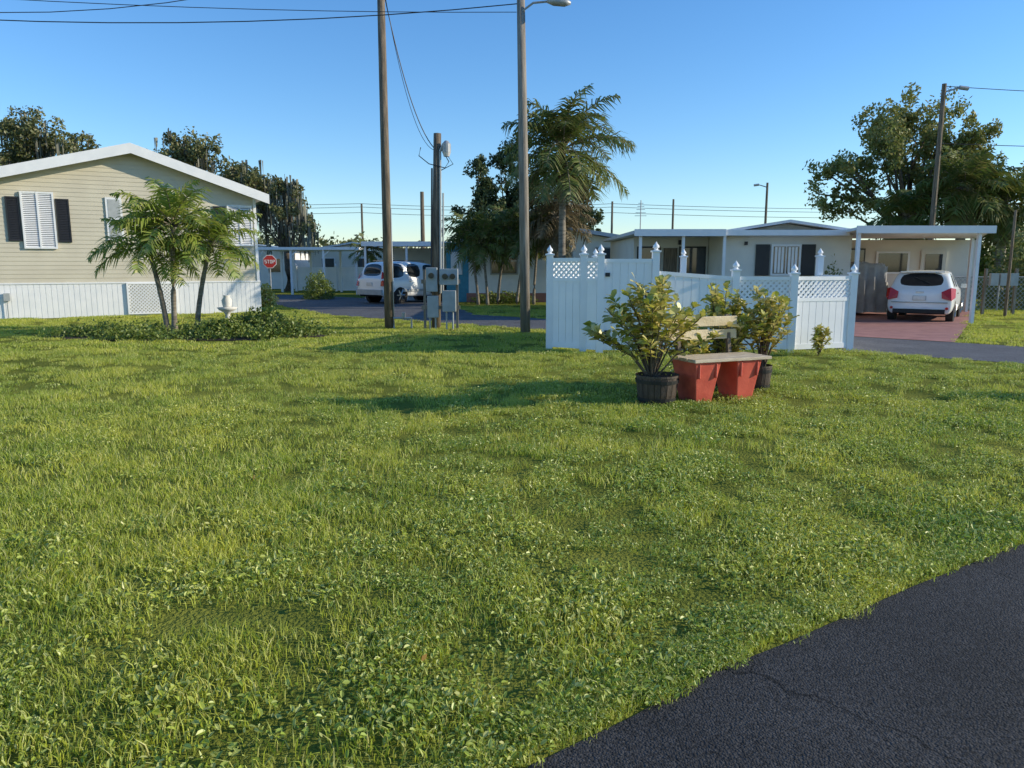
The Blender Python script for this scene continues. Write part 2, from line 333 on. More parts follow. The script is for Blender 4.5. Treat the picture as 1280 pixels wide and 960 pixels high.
def region(x0,x1,y0,y1,dens):
    n=int((x1-x0)*(y1-y0)*dens); x=x0+(x1-x0)*rng.random(n); y=y0+(y1-y0)*rng.random(n)
    k=np.abs(x)<.82*np.maximum(y,0)+1.6
    return x[k],y[k]
X=[];Y=[];I=[];SC=[]
def put(x,y,idx,sc_):
    edgeY=np.interp(x,[p[0] for p in edge],[p[1] for p in edge])
    ok=(y>edgeY+.12+.025*np.sin(x*9)+.02*np.sin(x*23))&~inpoly(x,y,street)&~inpoly(x,y,pinkp)&~inpoly(x,y,conc)&~inpoly(x,y,house1)
    ok&=((x-BX)/BRX)**2+((y-BY)/BRY)**2>1.0
    X.append(x[ok]);Y.append(y[ok]);I.append(idx[ok]);SC.append(sc_[ok])
for (y0,y1,de) in ((.8,5,34),(5,9,22),(9,14,13)):
    x,y=region(-12,14,y0,y1,de); g=fld(x,y); g2=fld(x*3.1+4,y*2.7)
    pb=np.clip(.25+.55*(1-np.clip((x*.3-y*.06+.9),0,1))+.4*(g-.5),.1,.95)
    idx=np.where(rng.random(len(x))<pb,rng.integers(0,3,len(x)),rng.integers(3,6,len(x)))
    put(x,y,idx,(.60+.28*g+.34*g2)*(.78+.44*rng.random(len(x))))
x,y=region(-12,14,1.2,14,1.8); g=fld(x,y); k=rng.random(len(x))<g*1.1; put(x[k],y[k],rng.integers(8,10,k.sum()),.5+.55*rng.random(k.sum()))
x,y=region(-26,20,14,30,9); g=fld(x,y); g2=fld(x*3.1+4,y*2.7); put(x,y,rng.integers(6,8,len(x)),(.6+.3*g+.35*g2)*(.8+.4*rng.random(len(x))))
ex=np.concatenate([np.linspace(a[0],b[0],60) for a,b in zip(edge[2:9],edge[3:10])]); ey=np.interp(ex,[p[0] for p in edge],[p[1] for p in edge])
ex=ex+rng.normal(size=len(ex))*.02; ey=ey+.09+.03*np.sin(ex*7)+.025*np.sin(ex*19)+.07*rng.random(len(ex))
X.append(ex);Y.append(ey+.03);I.append(rng.integers(0,6,len(ex)));SC.append(.3+.4*rng.random(len(ex)))
X=np.concatenate(X);Y=np.concatenate(Y);I=np.concatenate(I);SC=np.concatenate(SC); NP=len(X)
me=bpy.data.meshes.new('lawn_grass'); me.vertices.add(NP); me.vertices.foreach_set('co',np.stack([X,Y,np.full(NP,.002)],1).astype(np.float32).ravel())
a=me.attributes.new('rot','FLOAT_VECTOR','POINT'); a.data.foreach_set('vector',np.stack([np.zeros(NP),np.zeros(NP),rng.random(NP)*6.28],1).astype(np.float32).ravel())
a=me.attributes.new('scl','FLOAT','POINT'); a.data.foreach_set('value',SC.astype(np.float32))
a=me.attributes.new('idx','INT','POINT'); a.data.foreach_set('value',I.astype(np.int32)); me.update()
lg=link(bpy.data.objects.new('lawn_grass',me))
ng=bpy.data.node_groups.new('grass_scatter','GeometryNodeTree')
ng.interface.new_socket('Geometry',in_out='INPUT',socket_type='NodeSocketGeometry'); ng.interface.new_socket('Geometry',in_out='OUTPUT',socket_type='NodeSocketGeometry')
gi=ng.nodes.new('NodeGroupInput'); go=ng.nodes.new('NodeGroupOutput'); ip=ng.nodes.new('GeometryNodeInstanceOnPoints'); ci=ng.nodes.new('GeometryNodeCollectionInfo')
ci.inputs['Collection'].default_value=col; ci.inputs['Separate Children'].default_value=True; ci.inputs['Reset Children'].default_value=True
ng.links.new(gi.outputs[0],ip.inputs['Points']); ng.links.new(ci.outputs[0],ip.inputs['Instance']); ip.inputs['Pick Instance'].default_value=True
def na(nm,ty):
    q=ng.nodes.new('GeometryNodeInputNamedAttribute'); q.data_type=ty; q.inputs['Name'].default_value=nm
    return [o for o in q.outputs if o.enabled and o.name=='Attribute'][0]
ng.links.new(na('idx','INT'),ip.inputs['Instance Index']); ng.links.new(na('rot','FLOAT_VECTOR'),ip.inputs['Rotation']); ng.links.new(na('scl','FLOAT'),ip.inputs['Scale'])
ng.links.new(ip.outputs[0],go.inputs[0]); md=lg.modifiers.new('scatter','NODES'); md.node_group=ng

# ---------------------------------------------------------------- left house
def siding(mb,z0,z1,lim,k,y=0,course=.13,lap=.012):
    z=z0
    while z<z1-1e-4:
        zt=min(z+course,z1); l0,r0=lim(z); l1,r1=lim(zt)
        if r0-l0>.02:
            if r1-l1<.0: l1=r1=(l1+r1)/2
            mb.add([(l0,y-lap,z),(r0,y-lap,z),(r1,y,zt),(l1,y,zt),(l0,y,z),(r0,y,z)],[(0,1,2,3),(0,4,5,1)],k)
        z=zt
def louver(mb,x0,x1,z0,z1,y,k,fr=.05,step=.055,d=.05):
    mb.box(x0,x0+fr,y-d,y,z0,z1,k); mb.box(x1-fr,x1,y-d,y,z0,z1,k); mb.box(x0+fr,x1-fr,y-d,y,z0,z0+fr,k); mb.box(x0+fr,x1-fr,y-d,y,z1-fr,z1,k)
    z=z0+fr
    while z<z1-fr-.02:
        mb.add([(x0+fr,y-d*.9,z),(x1-fr,y-d*.9,z),(x1-fr,y-.008,z+step*.8),(x0+fr,y-.008,z+step*.8)],[(0,1,2,3)],k); z+=step
    mb.box(x0+fr,x1-fr,y-.006,y-.001,z0+fr,z1-fr,'black')
H=empty('mobile_home',(-15.4,22.3,0),math.atan2(.491,.871))
pk=3.9; zp=5.25; sl_,sr_=.27,.335
zl=lambda t: zp-(pk-t)*sl_ if t<pk else zp-(t-pk)*sr_
def lim(z): return (max(-.5,pk-(zp-.14-z)/sl_),min(7.6,pk+(zp-.14-z)/sr_))
mb=MB(); siding(mb,1.08,zp-.15,lim,'beige')
mb.prism([(-.5,.0),(7.6,.0),(7.6,zl(7.6)-.15),(pk,zp-.15),(-.5,zl(-.5)-.15)],.03,8,'beige')
mb.box(7.54,7.63,-.035,.03,1.08,zl(7.6)-.16,'white'); mb.build('walls',H)
mb=MB(); mb.box(-.55,7.65,-.01,.03,0,1.07,'white'); x=-.5
while x<7.6: mb.box(x,x+.13,-.018,-.01,.0,1.03,'white'); x+=.15
mb.box(-.55,7.65,-.04,-.012,1.035,1.08,'white'); mb.build('skirting',H)
mb=MB()
for (a,b) in ((-.85,pk),(pk,8.0)):
    za,zb=zl(a),zl(b)
    mb.prism([(a,za-.02),(b,zb-.02),(b,zb+.07),(a,za+.07)],-.42,8.5,'roof')
    mb.prism([(a,za-.22),(b,zb-.22),(b,zb+.09),(a,za+.09)],-.46,-.425,'white')
    mb.prism([(a,za-.16),(b,zb-.16),(b,zb-.12),(a,za-.12)],-.42,-.02,'white')
for t in np.arange(-.7,7.9,.4):
    z=zl(t); s_=sl_ if t<pk else -sr_
    if abs(t-pk)>.1: mb.prism([(t,z+.07),(t+.04,z+.07+s_*.04),(t+.04,z+.10+s_*.04),(t,z+.10)],-.42,8.5,'roof')
mb.build('roof',H)
mb=MB()
louver(mb,.87,1.73,2.1,3.78,-.03,'white'); mb.box(1.275,1.325,-.085,-.03,2.1,3.78,'white')
louver(mb,6.68,7.48,2.25,3.6,-.03,'white'); mb.box(7.055,7.105,-.085,-.03,2.25,3.6,'white')
mb.build('louvred_windows',H)
mb=MB(); louver(mb,.49,.84,2.32,3.62,-.02,'black',.04,.05,.03); louver(mb,1.76,2.12,2.3,3.6,-.02,'black',.04,.05,.03); louver(mb,6.25,6.62,2.35,3.55,-.02,'black',.04,.05,.03); mb.build('shutters',H)
mb=MB(); mb.box(3.1,3.56,-.05,-.02,2.38,3.7,'white'); mb.box(3.16,3.50,-.056,-.051,2.44,3.02,'grey'); mb.box(3.16,3.50,-.056,-.051,3.07,3.64,'grey'); mb.build('window',H)
def clipseg(p,q,x0,x1,z0,z1):
    t0,t1=0,1; dx,dz=q[0]-p[0],q[1]-p[1]
    for pp,qq in ((-dx,p[0]-x0),(dx,x1-p[0]),(-dz,p[1]-z0),(dz,z1-p[1])):
        if abs(pp)<1e-9:
            if qq<0: return None
        else:
            r=qq/pp
            if pp<0: t0=max(t0,r)
            else: t1=min(t1,r)
    if t0>=t1: return None
    return (p[0]+dx*t0,p[1]+dz*t0),(p[0]+dx*t1,p[1]+dz*t1)
def lattice(mb,x0,x1,z0,z1,y,k,step=.11,wd=.034,th=.01):
    L=(x1-x0)+(z1-z0)
    for sg,yy in ((1,y),(-1,y+th+.002)):
        s=-L
        while s<L*2:
            p=(x0+s,z0) if sg>0 else (x0+s,z1); q=(p[0]+(z1-z0),z1) if sg>0 else (p[0]+(z1-z0),z0)
            c=clipseg(p,q,x0,x1,z0,z1)
            if c:
                (a,b),(c_,d)=c; nx,nz=-(d-b),(c_-a); ln=math.hypot(nx,nz)
                if ln>.01:
                    nx*=wd/2/ln; nz*=wd/2/ln; mb.prism([(a-nx,b-nz),(c_-nx,d-nz),(c_+nx,d+nz),(a+nx,b+nz)],yy,yy+th,k)
            s+=step
mb=MB(); lattice(mb,3.55,4.9,.1,1.0,-.075,'white'); mb.box(3.5,4.95,-.045,-.03,.05,1.03,'beige')
for a,b,c,d in ((3.5,3.56,.05,1.05),(4.9,4.96,.05,1.05),(3.56,4.9,.05,.1),(3.56,4.9,1.0,1.05)): mb.box(a,b,-.09,-.045,c,d,'white')
mb.build('lattice_panel',H)
mb=MB(); mb.tube([(.3,-.1,0),(.3,-.1,.7)],[.02,.02],6,'grey'); mb.box(.22,.38,-.16,-.05,.55,.78,'grey'); mb.build('utility_box',H)

# ---------------------------------------------------------------- right house + carport
R=empty('carport_house',(0,0,0))
mb=MB(); siding(mb,.0,2.5,lambda z:(6.3,10.1),'cream',y=22.5,course=.18)
mb.box(6.3,10.1,22.52,30,0,2.5,'cream'); mb.prism([(6.2,2.5),(10.15,2.5),(8.1,2.82)],22.45,30,'grey')
mb.box(3.9,6.28,24.2,30,0,2.5,'cream'); mb.box(10.12,16.6,27,27.2,0,2.5,'cream'); mb.build('walls',R)
mb=MB(); mb.box(3.6,6.2,22.0,30,2.52,2.62,'roof'); mb.box(3.55,6.2,21.95,21.995,2.44,2.64,'white')
mb.prism([(6.05,2.52),(8.1,2.84),(8.1,2.92),(6.05,2.60)],22.1,30,'roof'); mb.prism([(8.1,2.84),(10.3,2.52),(10.3,2.60),(8.1,2.92)],22.1,30,'roof')
mb.box(6.21,9.8,22.0,22.09,2.46,2.62,'white')
mb.slab([(9.35,20.5),(13.0,20.5),(16.8,27.2),(10.35,27.2),(9.82,22.6)],2.555,2.63,'white')
mb.box(9.3,13.05,20.44,20.495,2.46,2.66,'white'); mb.build('roof',R)
mb=MB()
for px,py in ((9.42,20.6),(12.7,20.6),(15.8,26)): mb.box(px-.045,px+.045,py-.045,py+.045,0,2.54,'white')
for px in (3.75,5.0,6.2): mb.box(px-.04,px+.04,22.06,22.14,0,2.5,'white')
mb.build('posts',R)
mb=MB()
mb.box(7.25,7.66,22.44,22.475,1.3,2.22,'black'); mb.box(8.62,9.02,22.44,22.475,1.3,2.22,'black')
mb.box(7.7,8.58,22.42,22.475,1.3,2.22,'white'); mb.box(7.76,8.12,22.414,22.419,1.36,2.16,'glass'); mb.box(8.16,8.52,22.414,22.419,1.36,2.16,'glass')
for a in (7.8,8.2):
    for j in range(3): mb.box(a+j*.1,a+j*.1+.07,22.408,22.412,1.38,2.14,'white')
for a,b in ((4.0,4.75),(5.35,6.2)): mb.box(a,b,24.14,24.19,.95,2.2,'black'); mb.box(a+.04,b-.04,24.13,24.138,1.0,2.15,'glass')
mb.box(11.2,12.6,26.93,26.98,1.1,2.2,'black'); mb.box(11.25,12.55,26.92,26.928,1.15,2.15,'glass'); mb.box(13,14.2,26.93,26.98,1.3,2.1,'white'); mb.box(13.08,14.12,26.92,26.928,1.37,2.03,'glass')
mb.build('windows',R)
mb=MB(); mb.box(4.85,5.28,24.12,24.19,.1,2.15,'wood'); mb.box(14.6,15.5,26.92,26.98,.1,2.15,'cream'); mb.box(14.75,15.35,26.90,26.918,1.1,2.0,'glass'); mb.build('doors',R)
mb=MB(); mb.box(6.9,6.98,22.4,22.47,2.2,2.3,'wire'); mb.box(5.3,5.38,24.05,24.12,2.25,2.4,'black'); mb.build('lamp_fittings',R)
def tarp():
    bm=bmesh.new(); bmesh.ops.create_grid(bm,x_segments=24,y_segments=24,size=.5)
    for v in bm.verts:
        x,y=v.co.x*2,v.co.y*2; d=max(abs(x),abs(y)); a=math.atan2(y,x)
        z=1.7-.12*abs(x) if d<.72 else 1.7*(1-((d-.72)/.28)*.95)
        fold=.05*math.sin(a*14)*(d>.7)
        v.co=Vector(((x if d<.72 else x/d*(.72+(d-.72)*.35))*.85*(1+fold),(y if d<.72 else y/d*(.72+(d-.72)*.35))*1.1*(1+fold),z+.03*math.sin(x*7)*math.cos(y*5)))
    me=bpy.data.meshes.new('covered_golf_cart'); bm.to_mesh(me); bm.free(); me.materials.append(M['tarp'])
    me.polygons.foreach_set('use_smooth',[True]*len(me.polygons)); o=link(bpy.data.objects.new('covered_golf_cart',me)); o.location=(11.35,24.9,0.02); return o
tarp()

# ---------------------------------------------------------------- middle house
R=empty('white_bungalow',(0,0,0))
mb=MB(); siding(mb,.4,2.62,lambda z:(-1.9,5.2),'white',y=33,course=.2); mb.box(-1.9,5.2,33.02,42,0,2.62,'white'); mb.box(-2.9,-1.92,33.3,42,0,2.6,'teal'); mb.box(-2.0,5.2,32.96,32.975,0,.4,'pink'); mb.build('walls',R)
mb=MB(); mb.prism([(-2.2,2.62),(1.6,3.28),(1.6,3.36),(-2.2,2.70)],32.5,42,'roofb'); mb.prism([(1.6,3.28),(5.7,2.62),(5.7,2.70),(1.6,3.36)],32.5,42,'roofb'); mb.prism([(-1.9,2.62),(5.2,2.62),(1.6,3.25)],33,33.05,'white')
mb.prism([(-2.25,2.56),(1.6,3.22),(1.6,3.38),(-2.25,2.72)],32.44,32.495,'roofb'); mb.prism([(1.6,3.22),(5.75,2.56),(5.75,2.72),(1.6,3.38)],32.44,32.495,'roofb')
mb.box(-7.2,-2.92,36.4,42,2.62,2.70,'roof'); mb.box(-7.25,-2.92,36.34,36.395,2.52,2.74,'white'); mb.build('roof',R)
mb=MB()
for px in (-7.1,-5.1,-3.0): mb.box(px-.05,px+.05,36.5,36.6,0,2.62,'white')
mb.build('posts',R)
mb=MB()
for a,b in ((-.9,.2),(1.6,2.6),(3.7,5.0)): mb.box(a-.06,b+.06,32.93,32.98,1.2,2.4,'grey'); mb.box(a,b,32.92,32.928,1.26,2.34,'glass'); mb.box(a,b,32.9,32.915,1.78,1.82,'white')
mb.box(-7.0,-2.95,42,42.1,0,2.55,'cream'); mb.box(-2.7,-2.2,33.26,33.29,1.2,2.2,'white'); mb.build('windows',R)
R=empty('patio_cover',(0,0,0)); mb=MB()
mb.box(-14.2,-8.4,41.5,46,2.45,2.6,'white'); mb.build('roof',R); mb=MB()
for px in (-14,-12.2,-10.4,-8.6):
    mb.box(px-.06,px+.06,41.6,41.72,0,2.45,'white'); mb.box(px-.06,px+.06,45.7,45.82,0,2.45,'white')
    mb.prism([(px+.06,2.1),(px+.4,2.45),(px+.33,2.45),(px+.06,2.18)],41.62,41.7,'white')
mb.build('posts',R)
def background_home(x0,x1,y,h,wk,rk,pitch=.5):
    R=empty('distant_home',(0,0,0)); mb=MB(); siding(mb,0,h,lambda z:(x0,x1),wk,y=y,course=.25); mb.box(x0,x1,y+.02,y+7,0,h,wk); mb.build('walls',R)
    mb=MB(); xm=(x0+x1)/2; mb.prism([(x0-.4,h),(xm,h+pitch),(x1+.4,h),(x1+.4,h+.1),(xm,h+pitch+.1),(x0-.4,h+.1)],y-.4,y+7.3,rk); mb.prism([(x0,h),(x1,h),(xm,h+pitch-.02)],y,y+.1,wk); mb.build('roof',R)
    mb=MB(); x=x0+.6
    while x<x1-1: mb.box(x,x+.9,y-.05,y-.02,1.1,2.1,'white'); mb.box(x+.05,x+.85,y-.06,y-.052,1.15,2.05,'glass'); x+=2.2
    mb.build('windows',R)
background_home(-13,-7.5,49,2.5,'cream','roof'); background_home(-24,-15,52,2.6,'white','roofb'); background_home(5.5,14,44,2.6,'cream','roofb')
# ---------------------------------------------------------------- privacy fence
F=empty('privacy_fence',(0,0,0))
def seg(p,q):
    d=Vector((q[0]-p[0],q[1]-p[1],0)); return d.length, math.atan2(d.y,d.x)
def post(x,y,h,F=F):
    mb=MB(); mb.box(-.063,.063,-.063,.063,0,h-.16,'vinyl'); mb.box(-.085,.085,-.085,.085,h-.16,h-.13,'vinyl')
    mb.lathe(0,0,[(.07,h-.13),(.03,h-.11),(.035,h-.095),(.06,h-.075),(.055,h-.045),(.025,h-.01),(.004,h+.03)],10,'vinyl')
    mb.build('post',F,(x,y,0),0,False,.006)
def panel(p,q,zt0,zt1,lat0=None,name='panel',gate=False,F=F):
    L,a=seg(p,q); mb=MB(); x0,x1=.065,L-.065; top=lambda x: zt0+(zt1-zt0)*(x-x0)/(x1-x0)
    sol=(lambda x: lat0) if lat0 else (lambda x: top(x)-.04)
    nb=max(1,round((x1-x0)/.15)); bw=(x1-x0)/nb
    for i in range(nb):
        a0=x0+i*bw+.006; a1=x0+(i+1)*bw-.006
        mb.prism([(a0,.06),(a1,.06),(a1,sol(a1)),(a0,sol(a0))],-.015,.015,'vinyl')
    mb.box(x0,x1,-.005,.005,.08,min(sol(x0),sol(x1))-.02,'vinyl')
    mb.box(x0,x1,-.024,.024,.05,.15,'vinyl')
    if lat0:
        mb.box(x0,x1,-.024,.024,lat0-.03,lat0+.04,'vinyl'); lattice(mb,x0,x1,lat0+.04,zt0-.06,-.012,'vinyl',.105,.036)
    mb.prism([(x0,top(x0)-.07),(x1,top(x1)-.07),(x1,top(x1)),(x0,top(x0))],-.026,.026,'vinyl')
    if gate: mb.box(x0+.02,x0+.10,-.05,-.026,.35,.42,'wire'); mb.box(x0+.02,x0+.1,-.05,-.026,1.4,1.47,'wire'); mb.box(x1-.12,x1-.05,-.06,-.026,1.02,1.12,'wire')
    mb.build(name,F,(p[0],p[1],0),a)
pts=[(.72,14.35),(1.33,13.95),(1.62,13.75),(2.62,13.75),(4.12,13.85),(5.18,13.8),(6.45,14.2)]
hs=[1.95,1.95,1.95,2.0,1.66,1.6,1.6]
for p,h in zip(pts,hs): post(p[0],p[1],h)
panel(pts[0],pts[1],1.74,1.74,1.33); panel(pts[1],pts[2],1.74,1.74,1.33); panel(pts[2],pts[3],1.72,1.72,None,'gate',True)
panel(pts[3],pts[4],1.5,1.4); panel(pts[4],pts[5],1.4,1.4,.97); panel(pts[5],pts[6],1.4,1.4,.97)
back=[(1.9,17.2),(4.0,17.6),(6.9,16.9)]
for p in back: post(p[0],p[1],1.95)
panel(pts[0],back[0],1.74,1.74,1.33); panel(back[0],back[1],1.4,1.4); panel(pts[6],back[2],1.4,1.4,.97)
F2=empty('white_fence',(0,0,0)); post(-13.5,47,1.7,F2); post(-11,47,1.7,F2); post(-8.5,47,1.7,F2); panel((-13.5,47),(-11,47),1.5,1.5,F=F2); panel((-11,47),(-8.5,47),1.5,1.5,F=F2)

# ---------------------------------------------------------------- bench, planters, plants
B=empty('park_bench',(2.40,8.85,0),math.radians(22))
def taper(mb,cx,cy,wt,wb,d_t,d_b,h,k):
    mb.add([(cx-wb,cy-d_b,0),(cx+wb,cy-d_b,0),(cx+wb,cy+d_b,0),(cx-wb,cy+d_b,0),(cx-wt,cy-d_t,h),(cx+wt,cy-d_t,h),(cx+wt,cy+d_t,h),(cx-wt,cy+d_t,h)],[(0,3,2,1),(4,5,6,7),(0,1,5,4),(1,2,6,5),(2,3,7,6),(3,0,4,7)],k)
for i,cx in enumerate((-.23,.36)):
    mb=MB(); taper(mb,cx,0,.18,.11,.24,.17,.49,'red')
    for sx in (-.13,.105): mb.box(cx+sx,cx+sx+.025,-.246,-.215,.30,.485,'red')
    mb.build('leg_%d'%(i+1),B,bevel=.010)
mb=MB()
for j in range(3): mb.box(-.44,.66,-.27+j*.17,-.27+j*.17+.155,.492,.53,'plank')
mb.build('seat',B,bevel=.006)
mb=MB()
for z in (.70,.86): mb.box(-.44,.56,.275,.31,z,z+.12,'yellow')
mb.build('backrest',B,bevel=.006)
mb=MB()
for x in (-.3,.44): mb.add([(x-.025,.20,.3),(x+.025,.20,.3),(x+.025,.25,.3),(x-.025,.25,.3),(x-.025,.31,1.0),(x+.025,.31,1.0),(x+.025,.345,1.0),(x-.025,.345,1.0)],[(0,3,2,1),(4,5,6,7),(0,1,5,4),(1,2,6,5),(2,3,7,6),(3,0,4,7)],'wood')
mb.build('supports',B)
def barrel(x,y,r,h):
    E=empty('barrel_planter',(x,y,0)); mb=MB(); n=20
    for i in range(n):
        a0=2*math.pi*(i+.04)/n; a1=2*math.pi*(i+.96)/n; prof=[(r*.82,0),(r*.93,h*.35),(r*.98,h*.7),(r,h)]; vs=[]
        for rr,z in prof: vs+= [(rr*math.cos(a0),rr*math.sin(a0),z),(rr*math.cos(a1),rr*math.sin(a1),z)]
        mb.add(vs,[(2*j,2*j+1,2*j+3,2*j+2) for j in range(3)],'barrel')
    mb.tube([(0,0,0),(0,0,h*.9)],[r*.8,r*.96],20,'dirt'); mb.build('staves',E)
    mb=MB()
    for z,rr in ((h*.18,.885),(h*.80,1.0)): mb.tube([(0,0,z-.02),(0,0,z+.02)],[r*rr+.006,r*(rr+.02)+.006],24,'black',caps=False)
    mb.tube([(0,0,h-.02),(0,0,h+.005)],[r*1.03,r*1.03],24,'barrel',caps=False); mb.build('hoops',E)
    return E
barrel(1.70,8.62,.245,.34); barrel(3.20,9.6,.175,.32)
def croton(x,y,z0,h,rad,n,seed,ls=.12,per=34):
    r=np.random.default_rng(seed); E=empty('croton_plant',(x,y,0)); mb=MB(); C=[]
    for i in range(n):
        a=r.random()*6.28; q=r.random()**.6; tip=Vector((math.cos(a)*rad*q,math.sin(a)*rad*q,z0+h*(1-.45*q*q)*(.70+.36*r.random())))
        mid=Vector((tip.x*.35,tip.y*.35,z0+(tip.z-z0)*.5)); mb.tube([(0,0,z0-.08),mid,tip],[.012,.008,.004],5,'bark')
        for j in range(per):
            t=.30+.70*(r.random()**.45); P=mid.lerp(tip,(t-.5)*2) if t>.5 else Vector((0,0,z0)).lerp(mid,t*2)
            b=r.random()*6.28; el=.9*t-.15+r.normal()*.35; d=np.array([math.cos(b)*math.cos(el),math.sin(b)*math.cos(el),math.sin(el)])
            L=ls*(.65+.6*r.random()); sd=np.array([-math.sin(b),math.cos(b),r.normal()*.3]); sd/=np.linalg.norm(sd); P=np.array(P); wq=L*.24
            dr=np.array([0,0,-.25*L])
            C+= [P,P+d*L*.4+sd*wq,P+d*L*.75+sd*wq*.8+dr*.3,P+d*L+dr,P+d*L*.75-sd*wq*.8+dr*.3,P+d*L*.4-sd*wq]
    mb.build('stems',E); npmesh('leaves',np.array(C),'croton',nv=6,var=r.random(len(C)//6)**1.5*.9,parent=E)
croton(1.64,8.62,.33,1.08,.76,42,1,.14,28); croton(2.74,9.72,.0,1.38,.52,34,2,.14,28); croton(3.26,9.6,.31,.98,.46,26,3,.13,28); croton(2.12,9.30,.0,1.2,.34,16,5,.13,26)
croton(5.5,13.3,0,.55,.2,12,4,.10)

# ---------------------------------------------------------------- garden bed content
Cb=[]
for i in range(70):
    a=rng.random()*6.28; q=math.sqrt(rng.random()); px=BX+BRX*q*math.cos(a)*.95; py=BY+BRY*q*math.sin(a)*.9; hh=.10+.16*rng.random()+(.18 if (px>-6.9) else 0)*rng.random()
    k=260; d=rng.normal(size=(k,3))*np.array([.27,.2,.5*hh]); d[:,2]=np.abs(d[:,2])+.03; Cb.append(d+np.array([px,py,0]))
npmesh('bed_groundcover',leaves(np.concatenate(Cb),.07,.5),'bush')
bush('flower_shrub',-5.9,17.6,.75,.5,.6,n=2600,ls=.08,seed=3); bush('flower_shrub',-6.5,16.8,.6,.4,.42,n=1800,ls=.08,seed=5); bush('flower_shrub',-5.2,17.0,.5,.4,.42,n=1600,ls=.07,seed=8)
mb=MB(); mb.lathe(0,0,[(.17,0),(.17,.06),(.08,.12),(.06,.38),(.09,.44),(.2,.5),(.25,.56),(.24,.58),(.1,.56)],18,'stone'); mb.lathe(0,0,[(.09,.56),(.11,.62),(.13,.74),(.07,.82),(.09,.86)],14,'stone'); mb.build('stone_urn',loc=(-7.15,18.75,0),smooth=True)
palm('palm_tree',-8.15,17.6,2.0,1.35,20,.42,'palm',.062,11,(-.32,0),84,-18,1.25,lw=.05,npair=28)
palm('palm_tree',-7.85,17.3,2.5,1.40,20,.42,'palm',.062,12,(.08,.1),86,-18,1.25,lw=.05,npair=28)
palm('palm_tree',-7.5,17.7,2.05,1.35,20,.42,'palm',.062,13,(.42,.05),84,-18,1.25,lw=.05,npair=28)
palm('tall_palm_tree',1.85,28,5.75,2.55,34,.85,'palmd',.15,21,(0,0),88,-42,1.2,dead=4,lw=.065,npair=40)
palm('short_palm_tree',1.75,30,3.5,1.6,34,.55,'dead',.2,22,(0,0),80,-70,1.0,lw=.06)
for i,(px,py,hh,ln) in enumerate(((-1.4,31,2.9,-.4),(-.6,31.2,3.2,.5),(.2,30.8,2.8,.5),(-1.0,30.6,2.4,-.2),(.9,31.1,3.0,.2))):
    palm('palm_tree',px,py,hh,1.45,20,.48,'palmd',.06,30+i,(ln,0),80,-40,1.3,lw=.06)
palm('palm_tree',-7.3,38,2.3,1.0,14,.35,'palmd',.08,41,lw=.05)
palm('sabal_palm_tree',21.3,36,5.2,2.1,44,.9,'palmd',.25,23,(0,0),85,-75,.9,dead=24,lw=.09)
palm('sabal_palm_tree',19.2,37,3.9,1.8,36,.9,'palmd',.25,24,(0,0),85,-75,.9,dead=16,lw=.09)
palm('sabal_palm_tree',23.6,36.5,4.5,2.0,38,.9,'palmd',.25,25,(0,0),85,-75,.9,dead=18,lw=.09)
tree('live_oak_tree',-30,50,11,[(0,0,8.7,3.6,3,2.3),(-2.5,0,9.2,3,3,2.2),(2.4,0,7.9,2.2,2,1.6)],'oak',60,240,.22,1.1,.35,51,moss=90)
tree('live_oak_tree',-20.4,48,10,[(0,0,8.1,2.4,2.4,1.8),(3.2,0,6.9,2.3,2.2,1.6),(1.5,0,6.0,2.6,2,1.6)],'oak',58,240,.22,1.0,.35,52,moss=90)
tree('live_oak_tree',-14.0,47,7.5,[(0,0,5.0,1.9,2,2.0),(-1.6,0,6.0,1.2,1.5,1.5)],'oak',36,230,.2,.8,.25,53,moss=110)
tree('tall_conifer_tree',-1.6,45,8.4,[(0,0,6.4,.8,.8,1.6),(0,0,3.8,1.6,1.4,1.6)],'pine',56,280,.2,.65,.2,54)
tree('tall_conifer_tree',0.2,46,9.8,[(0,0,7.9,1.1,1.0,1.8),(0.2,0,4.8,1.9,1.6,2.4)],'pine',76,280,.2,.7,.2,55)
tree('tall_conifer_tree',3.4,47,7.6,[(0,0,5.6,1.6,1.4,1.5),(0.2,0,3.6,2.1,1.8,1.6)],'pine',60,270,.2,.7,.2,56)
tree('shade_tree',21.3,41,10.5,[(0,0,7.6,3.8,3.2,2.4),(-3.4,0,6.0,2.0,2,1.9),(3.4,0,6.6,2.4,2,2.1),(-.5,0,9.2,2.1,2,1.0)],'oak2',92,300,.20,.98,.4,57)
bush('hedge',19.6,28,2.0,1.4,2.9,'oak2',7000,.15,9); bush('hedge',18.5,40,3,1.5,2.8,'bush',6000,.2,10); bush('hedge',25,38,4,1.5,3.4,'bush',8000,.22,16)
bush('round_bush',-9.3,36,.75,.75,1.25,'bush',3500,.09,12); bush('round_bush',-9.6,29,.5,.5,.9,'croton',1500,.1,17)
bush('shrub',7.0,21.6,.5,.4,1.0,'bush',1400,.08,13); bush('shrub',9.2,21.7,.45,.4,1.6,'oak2',1800,.08,14); bush('shrub',-.4,31.8,1.4,.3,.5,'bush',1800,.09,15)
bush('shrub',8.3,8.9,.5,.45,1.15,'bush',1800,.08,18)  # added shrub out of view to the right, sized to cast a lawn shadow
r=np.random.default_rng(99); C=[]
for i in range(520):
    px=-95+190*r.random(); py=60+20*r.random(); hh=2.4+1.5*r.random()+.7*math.sin(px*.21)+(1.2 if px<-8 else 0); k=110
    for s in range(3): C.append(ball(r,k//3)*np.array([1.3,1.0,hh*.42])+np.array([px+r.normal()*.7,py,hh*.5]))
npmesh('distant_trees',leaves(np.concatenate(C),.42,.7),'oak')

